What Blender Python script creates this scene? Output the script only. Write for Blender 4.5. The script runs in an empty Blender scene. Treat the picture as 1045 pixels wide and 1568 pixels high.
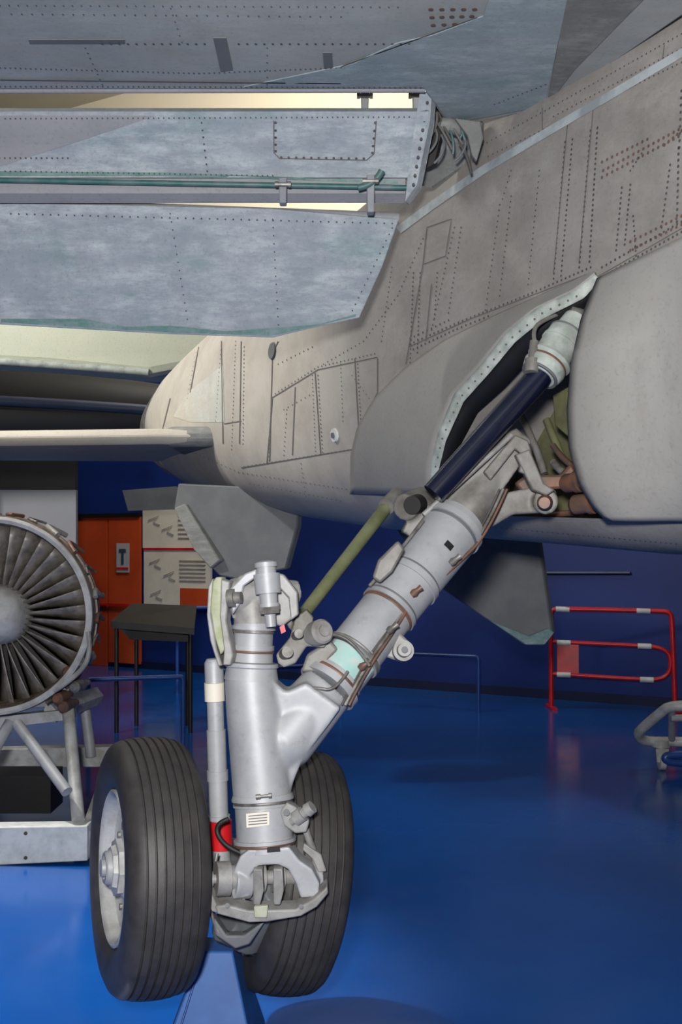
import bpy, bmesh, math, random
from mathutils import Vector, Matrix
from mathutils.bvhtree import BVHTree
random.seed(4)
sc = bpy.context.scene
try: sc.view_settings.view_transform = 'Standard'
except Exception: pass

# ---------------------------------------------------------------- camera
F = 2000.0; CX = 600.0; HY = 958.0; EYE = 1.7
cd = bpy.data.cameras.new('camera'); cam = bpy.data.objects.new('camera', cd)
sc.collection.objects.link(cam); sc.camera = cam
cam.location = (0, 0, EYE); cam.rotation_euler = (math.pi/2, 0, 0)
cd.sensor_fit = 'VERTICAL'; cd.sensor_height = 36; cd.lens = F/1800*36
cd.shift_y = (HY-900)/1800; cd.clip_end = 200
CAM = Vector((0, 0, EYE))

# image-pixel helpers : image pixel coordinates + estimated depth -> world metres
def W(px, py, d): return Vector(((px-CX)*d/F, d, EYE+(HY-py)*d/F))
def WZ(px, py, z): return W(px, py, F*(z-EYE)/(HY-py))
def R(p, d=3.7): return p*d/F

# aircraft frame
O = Vector((0.83, 4.15, 0)); U = Vector((-0.5, 0.866, 0)); V = Vector((-0.866, -0.5, 0))
def A(s, t, z): return O+U*s+V*t+Vector((0, 0, z))

# ---------------------------------------------------------------- materials
def new_mat(name):
    m = bpy.data.materials.new(name); m.use_nodes = True
    nt = m.node_tree; b = nt.nodes['Principled BSDF']; return m, nt, b
def C(r, g, b): # srgb 0-255 -> linear
    f = lambda c: ((c/255+0.055)/1.055)**2.4 if c > 10 else c/255/12.92
    return (f(r), f(g), f(b), 1)
def noise(nt, scale, detail=6, stretch=(1, 1, 1), rough=.6, off=(0, 0, 0), rot=(0, 0, 0)):
    tc = nt.nodes.new('ShaderNodeTexCoord'); mp = nt.nodes.new('ShaderNodeMapping')
    mp.inputs['Scale'].default_value = stretch; mp.inputs['Location'].default_value = off
    mp.inputs['Rotation'].default_value = rot
    n = nt.nodes.new('ShaderNodeTexNoise'); n.inputs['Scale'].default_value = scale
    n.inputs['Detail'].default_value = detail; n.inputs['Roughness'].default_value = rough
    nt.links.new(tc.outputs['Object'], mp.inputs[0]); nt.links.new(mp.outputs[0], n.inputs['Vector'])
    return n.outputs['Fac']
def ramp(nt, fac, a, b):
    r = nt.nodes.new('ShaderNodeMapRange'); r.inputs['From Min'].default_value = a
    r.inputs['From Max'].default_value = b; nt.links.new(fac, r.inputs['Value']); return r.outputs[0]
def mul(nt, a, b):
    m = nt.nodes.new('ShaderNodeMath'); m.operation = 'MULTIPLY'
    for i, x in enumerate((a, b)):
        if isinstance(x, float): m.inputs[i].default_value = x
        else: nt.links.new(x, m.inputs[i])
    return m.outputs[0]
def mix(nt, fac, a, b):
    m = nt.nodes.new('ShaderNodeMix'); m.data_type = 'RGBA'
    nt.links.new(fac, m.inputs[0])
    for i, c in ((6, a), (7, b)):
        if isinstance(c, tuple): m.inputs[i].default_value = c
        else: nt.links.new(c, m.inputs[i])
    return m.outputs[2]
def mat(name, c1, c2=None, scale=4, rough=.5, metal=0, lo=.4, hi=.65, bump=0, coat=0, stretch=(1, 1, 1), spec=.5, grime=0):
    m, nt, b = new_mat(name)
    if c2 is None: c2 = tuple(x*.8 for x in c1[:3])+(1,)
    f = noise(nt, scale, 7, stretch)
    c = mix(nt, ramp(nt, f, lo, hi), c1, c2)
    if grime:
        c = mix(nt, mul(nt, ramp(nt, noise(nt, scale*3, 12, rough=.8, off=(5, 3, 1)), .54, .72), grime), c, C(84, 76, 66))
    nt.links.new(c, b.inputs['Base Color'])
    b.inputs['Roughness'].default_value = rough; b.inputs['Metallic'].default_value = metal
    b.inputs['Coat Weight'].default_value = coat; b.inputs['Specular IOR Level'].default_value = spec
    if bump:
        bn = nt.nodes.new('ShaderNodeBump'); bn.inputs['Strength'].default_value = bump
        bn.inputs['Distance'].default_value = .01
        nt.links.new(noise(nt, scale*6, 5), bn.inputs['Height']); nt.links.new(bn.outputs[0], b.inputs['Normal'])
    return m
def weathered(name, base, alt, scuff, teal=None, scale=2.0, amt=.6, fine=1.0, rough=.6, rots=((0, .25, 0), (0, -.9, 0)), st=(.22, .6, 1.3), tamt=.6, grime=.35):
    """aged aircraft paint: tonal drift, brushed scuffs in two directions, primer showing through, fine dirt"""
    m, nt, b = new_mat(name)
    c = mix(nt, ramp(nt, noise(nt, scale, 9, off=(3, 1, 2), rough=.7), .38, .64), base, alt)
    if teal:
        t = mul(nt, ramp(nt, noise(nt, scale*1.3, 10, (.6, 1, 1.2), .75, off=(7, 7, 7)), .53, .64), tamt)
        c = mix(nt, t, c, teal)
    for i, rt in enumerate(rots):
        msk = ramp(nt, noise(nt, scale*1.6, 6, off=(i*5+1, 4, 9), rough=.65), .42, .62)
        s = ramp(nt, noise(nt, scale*7*fine, 12, st, .8, off=(i*3, 2, 1), rot=rt), .46, .68)
        c = mix(nt, mul(nt, mul(nt, s, msk), amt), c, scuff)
    s3 = noise(nt, 70, 5, off=(2, 2, 2))
    c = mix(nt, mul(nt, ramp(nt, s3, .55, .8), .6), c, tuple(x*.55 for x in base[:3])+(1,))
    s4 = noise(nt, scale*2.5, 12, (1, 1, .35), .8, off=(8, 2, 5))
    c = mix(nt, mul(nt, ramp(nt, s4, .54, .7), grime), c, tuple(x*.58 for x in base[:3])+(1,))
    nt.links.new(c, b.inputs['Base Color']); b.inputs['Roughness'].default_value = rough
    b.inputs['Specular IOR Level'].default_value = .25
    return m

M = {}
M['fus'] = weathered('grey_weathered_paint', C(144, 140, 136), C(126, 121, 116), C(170, 167, 162), None, 1.6, .5, .6, grime=.5)
M['door'] = weathered('gear_door_paint', C(148, 146, 142), C(140, 137, 132), C(160, 158, 153), None, 1.4, .3, .6)
M['dark'] = weathered('fillet_dark_paint', C(120, 120, 117), C(104, 106, 105), C(160, 164, 164), None, 3, .6)
M['beige'] = weathered('beige_paint', C(186, 180, 168), C(174, 168, 156), C(200, 196, 188), None, 1.5, .4, .6)
M['wing'] = weathered('wing_grey_paint', C(156, 157, 154), C(143, 147, 146), C(182, 188, 188), C(118, 144, 142), 1.4, .5, .7, tamt=.4)
M['wingblue'] = weathered('wing_scuffed_paint', C(144, 154, 158), C(128, 142, 146), C(184, 194, 196), C(104, 136, 136), 3.0, .7, .5, rots=((0, 0, .5), (0, 0, -.6)), st=(.3, .9, 1), tamt=.5)
M['flap'] = weathered('flap_scuffed_paint', C(146, 152, 160), C(132, 141, 149), C(196, 203, 205), C(108, 136, 136), 2.4, .7, .8, rots=((0, .35, 0), (0, -.7, 0), (0, 1.3, 0)), st=(.3, .9, 1.15), tamt=.5)
M['flapgrey'] = weathered('flap_grey_paint', C(142, 142, 146), C(132, 134, 138), C(160, 164, 166), None, 2, .4)
M['tealscuff'] = weathered('scuffed_teal_primer', C(84, 124, 116), C(124, 142, 144), C(156, 170, 172), C(62, 112, 104), 6, .6, .6)
M['tealpatch'] = weathered('pale_scuffed_patch', C(176, 178, 172), C(178, 172, 160), C(196, 200, 196), None, 3, .7, .5)
M['teal'] = mat('teal_primer', C(46, 92, 88), C(92, 110, 112), 9, .5)
M['strip'] = mat('pale_sealant_strip', C(172, 180, 182), C(138, 145, 148), 9, .6)
M['line'] = mat('panel_gap', C(88, 86, 84), C(102, 100, 96), 5, .8)
M['riv'] = mat('rivet_dark', C(66, 64, 66), C(82, 78, 76), 9, .7)
M['rivb'] = mat('rivet_rusty', C(108, 80, 68), C(88, 72, 64), 9, .6)
M['plate'] = mat('dark_grey_plate', C(90, 93, 96), C(102, 104, 106), 6, .6)
M['silver'] = mat('aluminium_paint', C(164, 165, 168), C(146, 147, 150), 7, .5, .15, .42, .75, spec=.35, grime=.3)
M['silver2'] = mat('aluminium_paint_worn', C(148, 147, 145), C(116, 113, 109), 12, .52, .15, .42, .7, spec=.35, grime=.5)
M['silver3'] = mat('aluminium_grimy', C(128, 126, 122), C(90, 86, 80), 9, .55, .15, .4, .68, spec=.35, grime=.6)
M['steel'] = mat('bare_steel', C(134, 132, 128), C(86, 82, 76), 20, .48, .35)
M['white'] = mat('white_paint', C(210, 213, 208), C(182, 187, 182), 12, .5)
M['lip'] = mat('pale_green_primer_lip', C(178, 184, 178), C(138, 146, 140), 12, .6, spec=.3, grime=.3)
M['black'] = mat('black_rubber_seal', C(14, 14, 16), C(22, 22, 24), 8, .6)
M['navyrod'] = mat('navy_actuator', C(22, 27, 50), C(16, 20, 36), 8, .25, .2, coat=.4)
M['olive'] = mat('olive_rod', C(122, 126, 92), C(98, 102, 70), 9, .5, grime=.3)
M['bay'] = mat('bay_olive_primer', C(108, 108, 74), C(78, 78, 58), 6, .6, grime=.5)
M['brown'] = mat('rusty_hydraulics', C(122, 88, 70), C(84, 70, 62), 10, .5, .2)
M['tyre'] = mat('tyre_rubber', C(57, 54, 53), C(45, 43, 43), 14, .55, bump=.05, grime=.15)
M['rim'] = mat('wheel_rim_paint', C(184, 185, 184), C(152, 151, 148), 10, .5, .1, spec=.35, grime=.25)
M['red'] = mat('red_paint', C(200, 28, 34), C(170, 20, 28), 6, .35)
M['tealtag'] = mat('teal_label', C(150, 190, 183), C(178, 188, 184), 18, .55)
M['greenplate'] = mat('yellow_green_edge', C(142, 148, 112), C(172, 174, 156), 14, .55, spec=.3)
M['blue'] = mat('blue_barrier_paint', C(38, 74, 144), C(30, 62, 124), 5, .35)
M['bluestand'] = mat('blue_stand_paint', C(42, 88, 152), C(34, 78, 140), 7, .5, spec=.3)
M['cream'] = weathered('cream_aircraft_paint', C(220, 222, 200), C(210, 214, 194), C(230, 232, 216), None, 1, .3, .6, grime=.15)
M['navyac'] = mat('dark_aircraft_paint', C(10, 11, 14), C(16, 17, 21), 2, .6)
M['slate'] = mat('slate_blue_paint', C(60, 72, 94), C(50, 60, 80), 2, .5)
M['orange'] = mat('orange_door_paint', C(190, 74, 34), C(174, 64, 30), 2, .45)
M['partition'] = mat('grey_partition', C(172, 172, 176), C(160, 161, 166), 1, .6)
M['poster'] = mat('poster_paper', C(216, 210, 196), C(206, 199, 184), 3, .6)
M['ink'] = mat('poster_ink', C(150, 144, 136), C(130, 126, 120), 8, .6)
M['blade'] = mat('fan_blade_metal', C(136, 130, 122), C(96, 91, 86), 14, .4, .2)
M['enginecase'] = mat('engine_case_metal', C(134, 122, 108), C(84, 72, 62), 14, .45, .4)
M['darkbox'] = mat('dark_table', C(26, 22, 21), C(18, 17, 17), 4, .5)

# ---------------------------------------------------------------- mesh helpers
COL = sc.collection
def empty(name, parent=None):
    e = bpy.data.objects.new(name, None); COL.objects.link(e); e.empty_display_size = .1
    if parent: e.parent = parent
    return e
BV = []; ONLY = None
def fin(bm, name, m, parent=None, smooth=True, ang=35, reg=False, bevel=0, solid=0):
    bmesh.ops.recalc_face_normals(bm, faces=bm.faces[:])
    if reg: BV.append(BVHTree.FromBMesh(bm))
    for f in bm.faces: f.smooth = smooth
    if smooth:
        for e in bm.edges:
            if len(e.link_faces) == 2 and e.calc_face_angle(0) > math.radians(ang): e.smooth = False
    me = bpy.data.meshes.new(name); bm.to_mesh(me); bm.free()
    ob = bpy.data.objects.new(name, me); COL.objects.link(ob)
    me.materials.append(M[m] if isinstance(m, str) else m)
    if parent: ob.parent = parent
    if solid:
        md = ob.modifiers.new('solid', 'SOLIDIFY'); md.thickness = solid; md.offset = 0
    if bevel:
        md = ob.modifiers.new('bevel', 'BEVEL'); md.width = bevel; md.segments = 2; md.limit_method = 'ANGLE'
    return ob
def frame(ax):
    ax = ax.normalized(); h = Vector((0, 0, 1)) if abs(ax.z) < .9 else Vector((1, 0, 0))
    a = ax.cross(h).normalized(); return a, ax.cross(a).normalized(), ax
def b_rev(bm, c, ax, prof, seg=40, closed=False, cap=True):
    a, b, n = frame(ax); rings = []
    for (x, r) in prof:
        r = max(r, .0004)
        rings.append([bm.verts.new(c+n*x+(a*math.cos(2*math.pi*k/seg)+b*math.sin(2*math.pi*k/seg))*r) for k in range(seg)])
    L = len(rings)
    for i in range(L if closed else L-1):
        p, q = rings[i], rings[(i+1) % L]
        for k in range(seg): bm.faces.new((p[k], p[(k+1) % seg], q[(k+1) % seg], q[k]))
    if not closed and cap:
        bm.faces.new(rings[0]); bm.faces.new(rings[-1])
def b_lathe(bm, p0, p1, prof, seg=40):
    L = (p1-p0).length; b_rev(bm, p0, p1-p0, [(t*L, r) for t, r in prof], seg)
def lathe(name, p0, p1, prof, m, parent, seg=40, **k):
    bm = bmesh.new(); b_lathe(bm, p0, p1, prof, seg); return fin(bm, name, m, parent, **k)
def b_prism(bm, pts, dv):
    lo = [bm.verts.new(p-dv*.5) for p in pts]; hi = [bm.verts.new(p+dv*.5) for p in pts]
    n = len(pts)
    bm.faces.new(lo); bm.faces.new(hi)
    for i in range(n): bm.faces.new((lo[i], lo[(i+1) % n], hi[(i+1) % n], hi[i]))
def prism(name, pts, dv, m, parent, bevel=0, **k):
    bm = bmesh.new(); b_prism(bm, pts, dv); return fin(bm, name, m, parent, bevel=bevel, ang=25, **k)
def b_box(bm, c, s, rz=0):
    bmesh.ops.create_cube(bm, size=1, matrix=Matrix.Translation(c) @ Matrix.Rotation(rz, 4, 'Z') @ Matrix.Diagonal((*s, 1)))
def box(name, c, s, m, parent=None, rz=0, bevel=0):
    bm = bmesh.new(); b_box(bm, Vector(c), s, rz); return fin(bm, name, m, parent, smooth=False, bevel=bevel)
def tube(name, pts, r, m, parent=None, cyclic=False, smooth=True):
    cu = bpy.data.curves.new(name, 'CURVE'); cu.dimensions = '3D'; cu.bevel_depth = r; cu.bevel_resolution = 4; cu.use_fill_caps = True
    sp = cu.splines.new('NURBS' if smooth and len(pts) > 2 else 'POLY'); sp.points.add(len(pts)-1)
    for i, p in enumerate(pts): sp.points[i].co = (*p, 1)
    if sp.type == 'NURBS': sp.order_u = 3; sp.use_endpoint_u = not cyclic
    sp.use_cyclic_u = cyclic
    ob = bpy.data.objects.new(name, cu); COL.objects.link(ob); cu.materials.append(M[m])
    if parent: ob.parent = parent
    return ob
def blob(bm, name, m, parent, voxel=.005, it=6):
    ob = fin(bm, name, m, parent)
    r = ob.modifiers.new('remesh', 'REMESH'); r.mode = 'VOXEL'; r.voxel_size = voxel; r.use_smooth_shade = True
    s = ob.modifiers.new('smooth', 'SMOOTH'); s.iterations = it; s.factor = .5
    return ob
def cast(px, py):
    d = (W(px, py, 1)-CAM).normalized(); best = None
    for t in (ONLY or BV):
        h = t.ray_cast(CAM, d)
        if h[0] is not None and (best is None or h[3] < best[2]):
            n = h[1] if h[1].dot(d) < 0 else -h[1]
            best = (h[0], n, h[3])
    return best, d
def resample(poly, step):
    out = []
    for (a, b) in zip(poly[:-1], poly[1:]):
        L = math.hypot(b[0]-a[0], b[1]-a[1]); n = max(1, int(round(L/step)))
        out += [(a[0]+(b[0]-a[0])*i/n, a[1]+(b[1]-a[1])*i/n) for i in range(n)]
    return out+[poly[-1]]
def b_ribbon(bm, poly, w, off=.002):
    P = resample(poly, 14); prev = None
    for i, p in enumerate(P):
        q = P[min(i+1, len(P)-1)]; o = P[max(i-1, 0)]
        tx, ty = q[0]-o[0], q[1]-o[1]; L = math.hypot(tx, ty) or 1; nx, ny = -ty/L*w/2, tx/L*w/2
        h1, _ = cast(p[0]+nx, p[1]+ny); h2, _ = cast(p[0]-nx, p[1]-ny)
        if not h1 or not h2: prev = None; continue
        if (h1[0]-h2[0]).length > .12: prev = None; continue
        cur = (bm.verts.new(h1[0]+h1[1]*off), bm.verts.new(h2[0]+h2[1]*off), h1[0])
        if prev and (prev[2]-cur[2]).length < .4: bm.faces.new((prev[0], prev[1], cur[1], cur[0]))
        prev = cur
def b_dots(bm, poly, step, r, off=.0025):
    for p in resample(poly, step):
        h, _ = cast(*p)
        if not h: continue
        a, b, n = frame(h[1]); rr = r*h[2]/F
        bm.faces.new([bm.verts.new(h[0]+n*off+(a*math.cos(k*math.pi/4)+b*math.sin(k*math.pi/4))*rr) for k in range(8)])
def samp(P, t):
    Ls = [0]
    for a, b in zip(P[:-1], P[1:]): Ls.append(Ls[-1]+math.hypot(b[0]-a[0], b[1]-a[1]))
    x = t*Ls[-1]
    for i in range(len(P)-1):
        if x <= Ls[i+1]+1e-9:
            k = (x-Ls[i])/max(1e-9, Ls[i+1]-Ls[i]); return (P[i][0]+(P[i+1][0]-P[i][0])*k, P[i][1]+(P[i+1][1]-P[i][1])*k)
    return P[-1]
def grid_patch(name, A_, B_, nv, m, parent, off=lambda u, v: .003, n=30, ray=False, solid=0, dst=None):
    bm = bmesh.new(); G = []
    for i in range(n+1):
        u = i/n; a = samp(A_, u); b = samp(B_, u); row = []
        for j in range(nv+1):
            v = j/nv; px = a[0]+(b[0]-a[0])*v; py = a[1]+(b[1]-a[1])*v
            h, d = cast(px, py); o = off(u, v)
            if not h: h = (CAM+d*4.6, -d, 4.6)
            row.append(bm.verts.new(h[0]-d*o if ray else h[0]+h[1]*o))
        G.append(row)
    for i in range(n):
        for j in range(nv): bm.faces.new((G[i][j], G[i+1][j], G[i+1][j+1], G[i][j+1]))
    if dst is not None: dst.append(BVHTree.FromBMesh(bm))
    return fin(bm, name, m, parent, solid=solid, ang=60)

# ================================================================ ROOM
fm, nt, b = new_mat('blue_epoxy_floor')
c = mix(nt, ramp(nt, noise(nt, .7, 4), .35, .7), C(16, 76, 150), C(12, 66, 136))
nt.links.new(c, b.inputs['Base Color'])
b.inputs['Specular IOR Level'].default_value = .4
r_ = ramp(nt, noise(nt, 3, 5), .3, .8); mr = nt.nodes.new('ShaderNodeMapRange'); mr.inputs['To Min'].default_value = .12; mr.inputs['To Max'].default_value = .24
nt.links.new(r_, mr.inputs['Value']); nt.links.new(mr.outputs[0], b.inputs['Roughness'])
box('floor', (0, 7, -.05), (24, 32, .1), fm)
wp0 = Vector((-3.24, 16, 0)); wp1 = Vector((3.55, 11.85, 0)); wd = (wp1-wp0).normalized(); wn = Vector((wd.y, -wd.x, 0))
if wn.y > 0: wn = -wn
wa = math.atan2(wd.y, wd.x)
wm, nt, b = new_mat('navy_and_cream_wall')
tc = nt.nodes.new('ShaderNodeTexCoord'); sx = nt.nodes.new('ShaderNodeSeparateXYZ'); nt.links.new(tc.outputs['Object'], sx.inputs[0])
navy = mix(nt, ramp(nt, noise(nt, .8, 5), .4, .7), C(13, 40, 108), C(10, 33, 94))
c = mix(nt, ramp(nt, sx.outputs['Z'], .35, .37), navy, C(212, 202, 180))
nt.links.new(c, b.inputs['Base Color']); b.inputs['Roughness'].default_value = .5
bm = bmesh.new(); b_box(bm, Vector((0, 0, 0)), (24, .2, 8)); wb = fin(bm, 'wall_back', wm, smooth=False)
mid = (wp0+wp1)/2; wb.location = mid-wn*.1+Vector((0, 0, 4)); wb.rotation_euler = (0, 0, wa)
cw = mat('cream_wall', C(200, 192, 172), C(190, 182, 162), .7, .7)
nw = mat('navy_wall', C(12, 38, 98), C(9, 30, 84), .7, .6)
box('wall_left', (-10.5, 7, 4), (.2, 32, 8), nw)
box('wall_right', (10.5, 7, 4), (.2, 32, 8), nw)
box('ceiling', (0, 7, 8.05), (24, 32, .1), cw)
def onwall(px, py, off=.03):
    d = (W(px, py, 1)-CAM); t = (wp0-CAM).dot(wn)/d.dot(wn); return CAM+d*t+wn*off
tr = bmesh.new(); b_box(tr, Vector((0, 0, 0)), (24, .04, .1)); tb = fin(tr, 'baseboard_back', mat('dark_skirting', C(12, 24, 60)), smooth=False)
tb.location = mid+wn*.02+Vector((0, 0, .05)); tb.rotation_euler = (0, 0, wa)

dr = empty('door_1')
def wallquad(name, x0, y0, x1, y1, m, par, off=.05, th=.04):
    p0 = onwall(x0, y0, off); p1 = onwall(x1, y0, off); z1 = onwall((x0+x1)/2, y1, off).z
    pts = [p0, p1, Vector((p1.x, p1.y, z1)), Vector((p0.x, p0.y, z1))]
    z0 = (p0.z+p1.z)/2; pts[0].z = z0; pts[1].z = z0
    return prism(name, pts, wn*th, m, par)
wallquad('door_leaf_1', 136, 910, 194, 1168, 'orange', dr); wallquad('door_leaf_2', 197, 908, 252, 1165, 'orange', dr)
wallquad('door_notice', 213, 955, 235, 1006, 'partition', dr, .09, .01)
wallquad('notice_arrow', 222, 970, 226, 992, 'slate', dr, .1, .01)
wallquad('notice_arrow_head', 218, 965, 230, 971, 'slate', dr, .1, .01)
wallquad('notice_red_line', 214, 997, 234, 1001, 'red', dr, .1, .01)
wallquad('push_bar', 140, 1060, 250, 1064, 'red', dr, .1, .03)
wallquad('door_frame', 132, 903, 252, 910, 'darkbox', dr, .06, .08)
ib = empty('information_board')
wallquad('poster_1', 257, 895, 372, 963, 'poster', ib)
wallquad('poster_2', 259, 967, 376, 1066, 'poster', ib)
wallquad('poster_orange', 324, 1034, 373, 1066, 'orange', ib, .08, .01)
wallquad('poster_heading', 259, 963, 374, 967, 'red', ib, .08, .01)
for i in range(6):
    wallquad('text_%d' % i, 322, 985+i*7, 368, 986.5+i*7, 'ink', ib, .08, .01)
    wallquad('textb_%d' % i, 320, 905+i*8, 366, 906.5+i*8, 'ink', ib, .08, .01)
for i, (x, y) in enumerate([(268, 915), (292, 932), (270, 990), (295, 1012), (272, 1045)]):
    tube('line_diagram_%d' % i, [onwall(x, y, .085), onwall(x+18, y-8, .085), onwall(x+9, y+3, .085), onwall(x+20, y+8, .085)], .007, 'ink', ib, smooth=False)
prism('overhead_sign', [W(216, 862, 12.5), W(310, 855, 12.5), W(346, 880, 12.5), W(346, 894, 12.5), W(226, 898, 12.5)], Vector((0, .05, 0)), 'plate', None)
prism('partition_panel', [Vector((-4.3, 12, 0)), Vector((-2.79, 12, 0)), Vector((-2.79, 12, 2.28)), Vector((-4.3, 12, 2.28))], Vector((0, .08, 0)), 'partition', None)
dt = empty('display_table')
prism('table_top', [W(195, 1098, 10.2), W(232, 1066, 10.8), W(346, 1070, 10.8), W(342, 1110, 10.2)], Vector((0, 0, .06)), 'darkbox', dt)
prism('table_skirt', [W(205, 1100, 10.5), W(340, 1108, 10.5), W(335, 1128, 10.5), W(230, 1124, 10.5)], Vector((0, .04, 0)), 'darkbox', dt)
for x, d in ((205, 10.3), (335, 10.3), (240, 10.7), (330, 10.7)):
    p = W(x, 1100, d); tube('table_leg', [p, Vector((p.x, p.y, 0))], .02, 'darkbox', dt)

def barrier(x0, x1, d0, d1, zt, m='blue', r=.02):
    e = empty('crowd_barrier')
    a = W(x0, 1000, d0); b = W(x1, 1000, d1)
    P = lambda k, z: Vector((a.x+(b.x-a.x)*k, a.y+(b.y-a.y)*k, z))
    tube('hoop', [P(0, 0), P(0, zt*.85), P(0, zt*.97), P(.015, zt), P(.04, zt), P(.96, zt), P(.985, zt), P(1, zt*.97), P(1, zt*.85), P(1, 0)], r, m, e)
    return e
barrier(155, 322, 9.3, 9.5, .60)
barrier(312, 420, 13, 13.2, .98)
barrier(370, 560, 9.7, 10.2, .62)
barrier(600, 842, 12.2, 11.6, .56)

rb = empty('crowd_barrier'); D = 11.85
def B(px, py): return W(px, py, D-(px-970)*.0012)
tube('main_hoop', [B(970, 1243), B(970, 1090), B(970, 1072), B(985, 1070), B(1160, 1074), B(1180, 1076), B(1183, 1095), B(1188, 1246)], .026, 'red', rb)
tube('inner_hoop', [B(970, 1128), B(1110, 1134), B(1160, 1137), B(1180, 1150), B(1180, 1180), B(1165, 1194), B(1130, 1195), B(970, 1184)], .022, 'red', rb)
prism('sign_plate', [B(980, 1131), B(1018, 1132), B(1018, 1184), B(980, 1182)], Vector((0, .02, 0)), 'red', rb)
for x, y in ((990, 1071), (1132, 1074), (992, 1130), (1134, 1136), (992, 1186), (1138, 1195)):
    tube('white_band', [B(x-12, y-.4), B(x+12, y+.4)], .029, 'white', rb)
for x in (970, 1186):
    p = B(x, 1243); box('foot_%d' % x, (p.x, p.y, .012), (.06, .4, .024), 'red', rb)
tube('wall_rail', [onwall(935, 1007, .02), onwall(1110, 1007, .02)], .015, 'slate', None)

tt = empty('equipment_trolley')
tube('frame_hoop', [W(1300, 1236, 8.0), W(1200, 1240, 8.1), W(1176, 1243, 8.15), W(1166, 1250, 8.2), W(1130, 1280, 8.4), W(1122, 1290, 8.5), W(1130, 1302, 8.6), W(1160, 1304, 8.6), W(1300, 1305, 8.5)], .038, 'rim', tt)
tube('inner_bar', [W(1180, 1262, 8.2), W(1300, 1262, 8.2)], .026, 'silver', tt)
tube('cross_bar', [W(1182, 1246, 8.15), W(1182, 1304, 8.6)], .026, 'silver', tt)
tube('blue_pipe', [W(1300, 1345, 8.5), W(1190, 1343, 8.5), W(1166, 1334, 8.5), W(1180, 1324, 8.5), W(1300, 1326, 8.5)], .03, 'blue', tt)
lathe('castor_stem', W(1163, 1300, 8.6), W(1163, 1325, 8.6), [(0, .07), (.5, .07), (.5, .04), (1, .04)], 'rim', tt)
pc = W(1163, 1332, 8.6); pc.z = .065
lathe('castor_wheel', pc-Vector((.02, 0, 0)), pc+Vector((.03, 0, 0)), [(0, .05), (.1, .065), (.9, .065), (1, .05)], 'rim', tt)
prism('castor_fork', [pc+Vector((-.04, -.03, 0)), pc+Vector((.04, -.03, 0)), pc+Vector((.05, -.03, .1)), pc+Vector((-.05, -.03, .1))], Vector((0, .02, 0)), 'rim', tt)
p = W(1280, 1332, 8.3); lathe('castor_wheel_2', Vector((p.x-.02, p.y, .06)), Vector((p.x+.03, p.y, .06)), [(0, .045), (.1, .06), (.9, .06), (1, .045)], 'black', tt)
tube('castor_stem_2', [Vector((p.x, p.y, .1)), W(1280, 1300, 8.3)], .03, 'steel', tt)

# ================================================================ AIRCRAFT
ac = empty('jet_aircraft')
st = [(-3.2, .9, 1.66, 3.75, 5), (-2, .9, 1.65, 3.75, 5), (-1, .9, 1.65, 3.75, 5), (0, .9, 1.66, 3.72, 4.6), (.7, .9, 1.70, 3.68, 4.2), (1.3, .9, 1.73, 3.62, 3.8),
      (2, .87, 1.77, 3.55, 3.3), (2.7, .83, 1.82, 3.47, 2.9), (3.4, .79, 1.88, 3.40, 2.6), (4.1, .73, 1.97, 3.33, 2.4), (4.7, .66, 2.05, 3.26, 2.2), (5.2, .58, 2.13, 3.18, 2.1), (5.5, .5, 2.22, 3.1, 2.0), (5.6, .42, 2.32, 3.02, 2.0)]
def sect(s):
    for a, b in zip(st[:-1], st[1:]):
        if s <= b[0]+1e-9:
            k = (s-a[0])/(b[0]-a[0]); return [a[i]+(b[i]-a[i])*k for i in range(5)]
    return st[-1]
bm = bmesh.new(); rings = []; N = 96
ss = [-3.2+i*.2 for i in range(42)]+[5.15, 5.3, 5.4, 5.5, 5.57, 5.6]
for s in ss:
    _, w, zl, zh, n = sect(s); row = []
    for k in range(N):
        th = 2*math.pi*k/N; cx, sz = math.cos(th), math.sin(th)
        t = -.9+w*math.copysign(abs(cx)**(2/n), cx); z = (zl+zh)/2+(zh-zl)/2*math.copysign(abs(sz)**(2/n), sz)
        row.append(bm.verts.new(A(s, t, z)))
    rings.append(row)
for p, q in zip(rings[:-1], rings[1:]):
    for k in range(N): bm.faces.new((p[k], p[(k+1) % N], q[(k+1) % N], q[k]))
bm.faces.new(rings[0]); bm.faces.new(rings[-1])
# fuselage paint: warm light on the tail painted in as paler beige (along the aircraft axis), grey forward
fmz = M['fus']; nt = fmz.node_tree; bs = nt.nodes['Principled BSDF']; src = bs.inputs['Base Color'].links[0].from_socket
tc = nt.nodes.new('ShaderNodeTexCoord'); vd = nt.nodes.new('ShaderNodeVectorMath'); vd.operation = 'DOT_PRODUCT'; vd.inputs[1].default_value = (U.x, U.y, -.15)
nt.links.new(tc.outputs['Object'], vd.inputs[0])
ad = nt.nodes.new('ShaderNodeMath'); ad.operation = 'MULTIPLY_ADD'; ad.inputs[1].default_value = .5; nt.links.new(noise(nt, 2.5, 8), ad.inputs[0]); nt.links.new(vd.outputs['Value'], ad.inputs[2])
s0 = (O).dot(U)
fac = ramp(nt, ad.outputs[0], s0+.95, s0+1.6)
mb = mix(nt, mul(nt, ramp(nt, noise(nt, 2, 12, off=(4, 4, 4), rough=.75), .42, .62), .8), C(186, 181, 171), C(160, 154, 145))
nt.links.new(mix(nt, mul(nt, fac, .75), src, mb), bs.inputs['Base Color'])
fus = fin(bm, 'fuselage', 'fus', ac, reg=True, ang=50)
FB = [BV[0]]
lathe('exhaust_nozzle', A(5.4, -.9, 2.67), A(6.0, -.9, 2.68), [(0, .46), (.5, .44), (1, .36), (1, .33), (.3, .3)], 'steel', ac)

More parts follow.
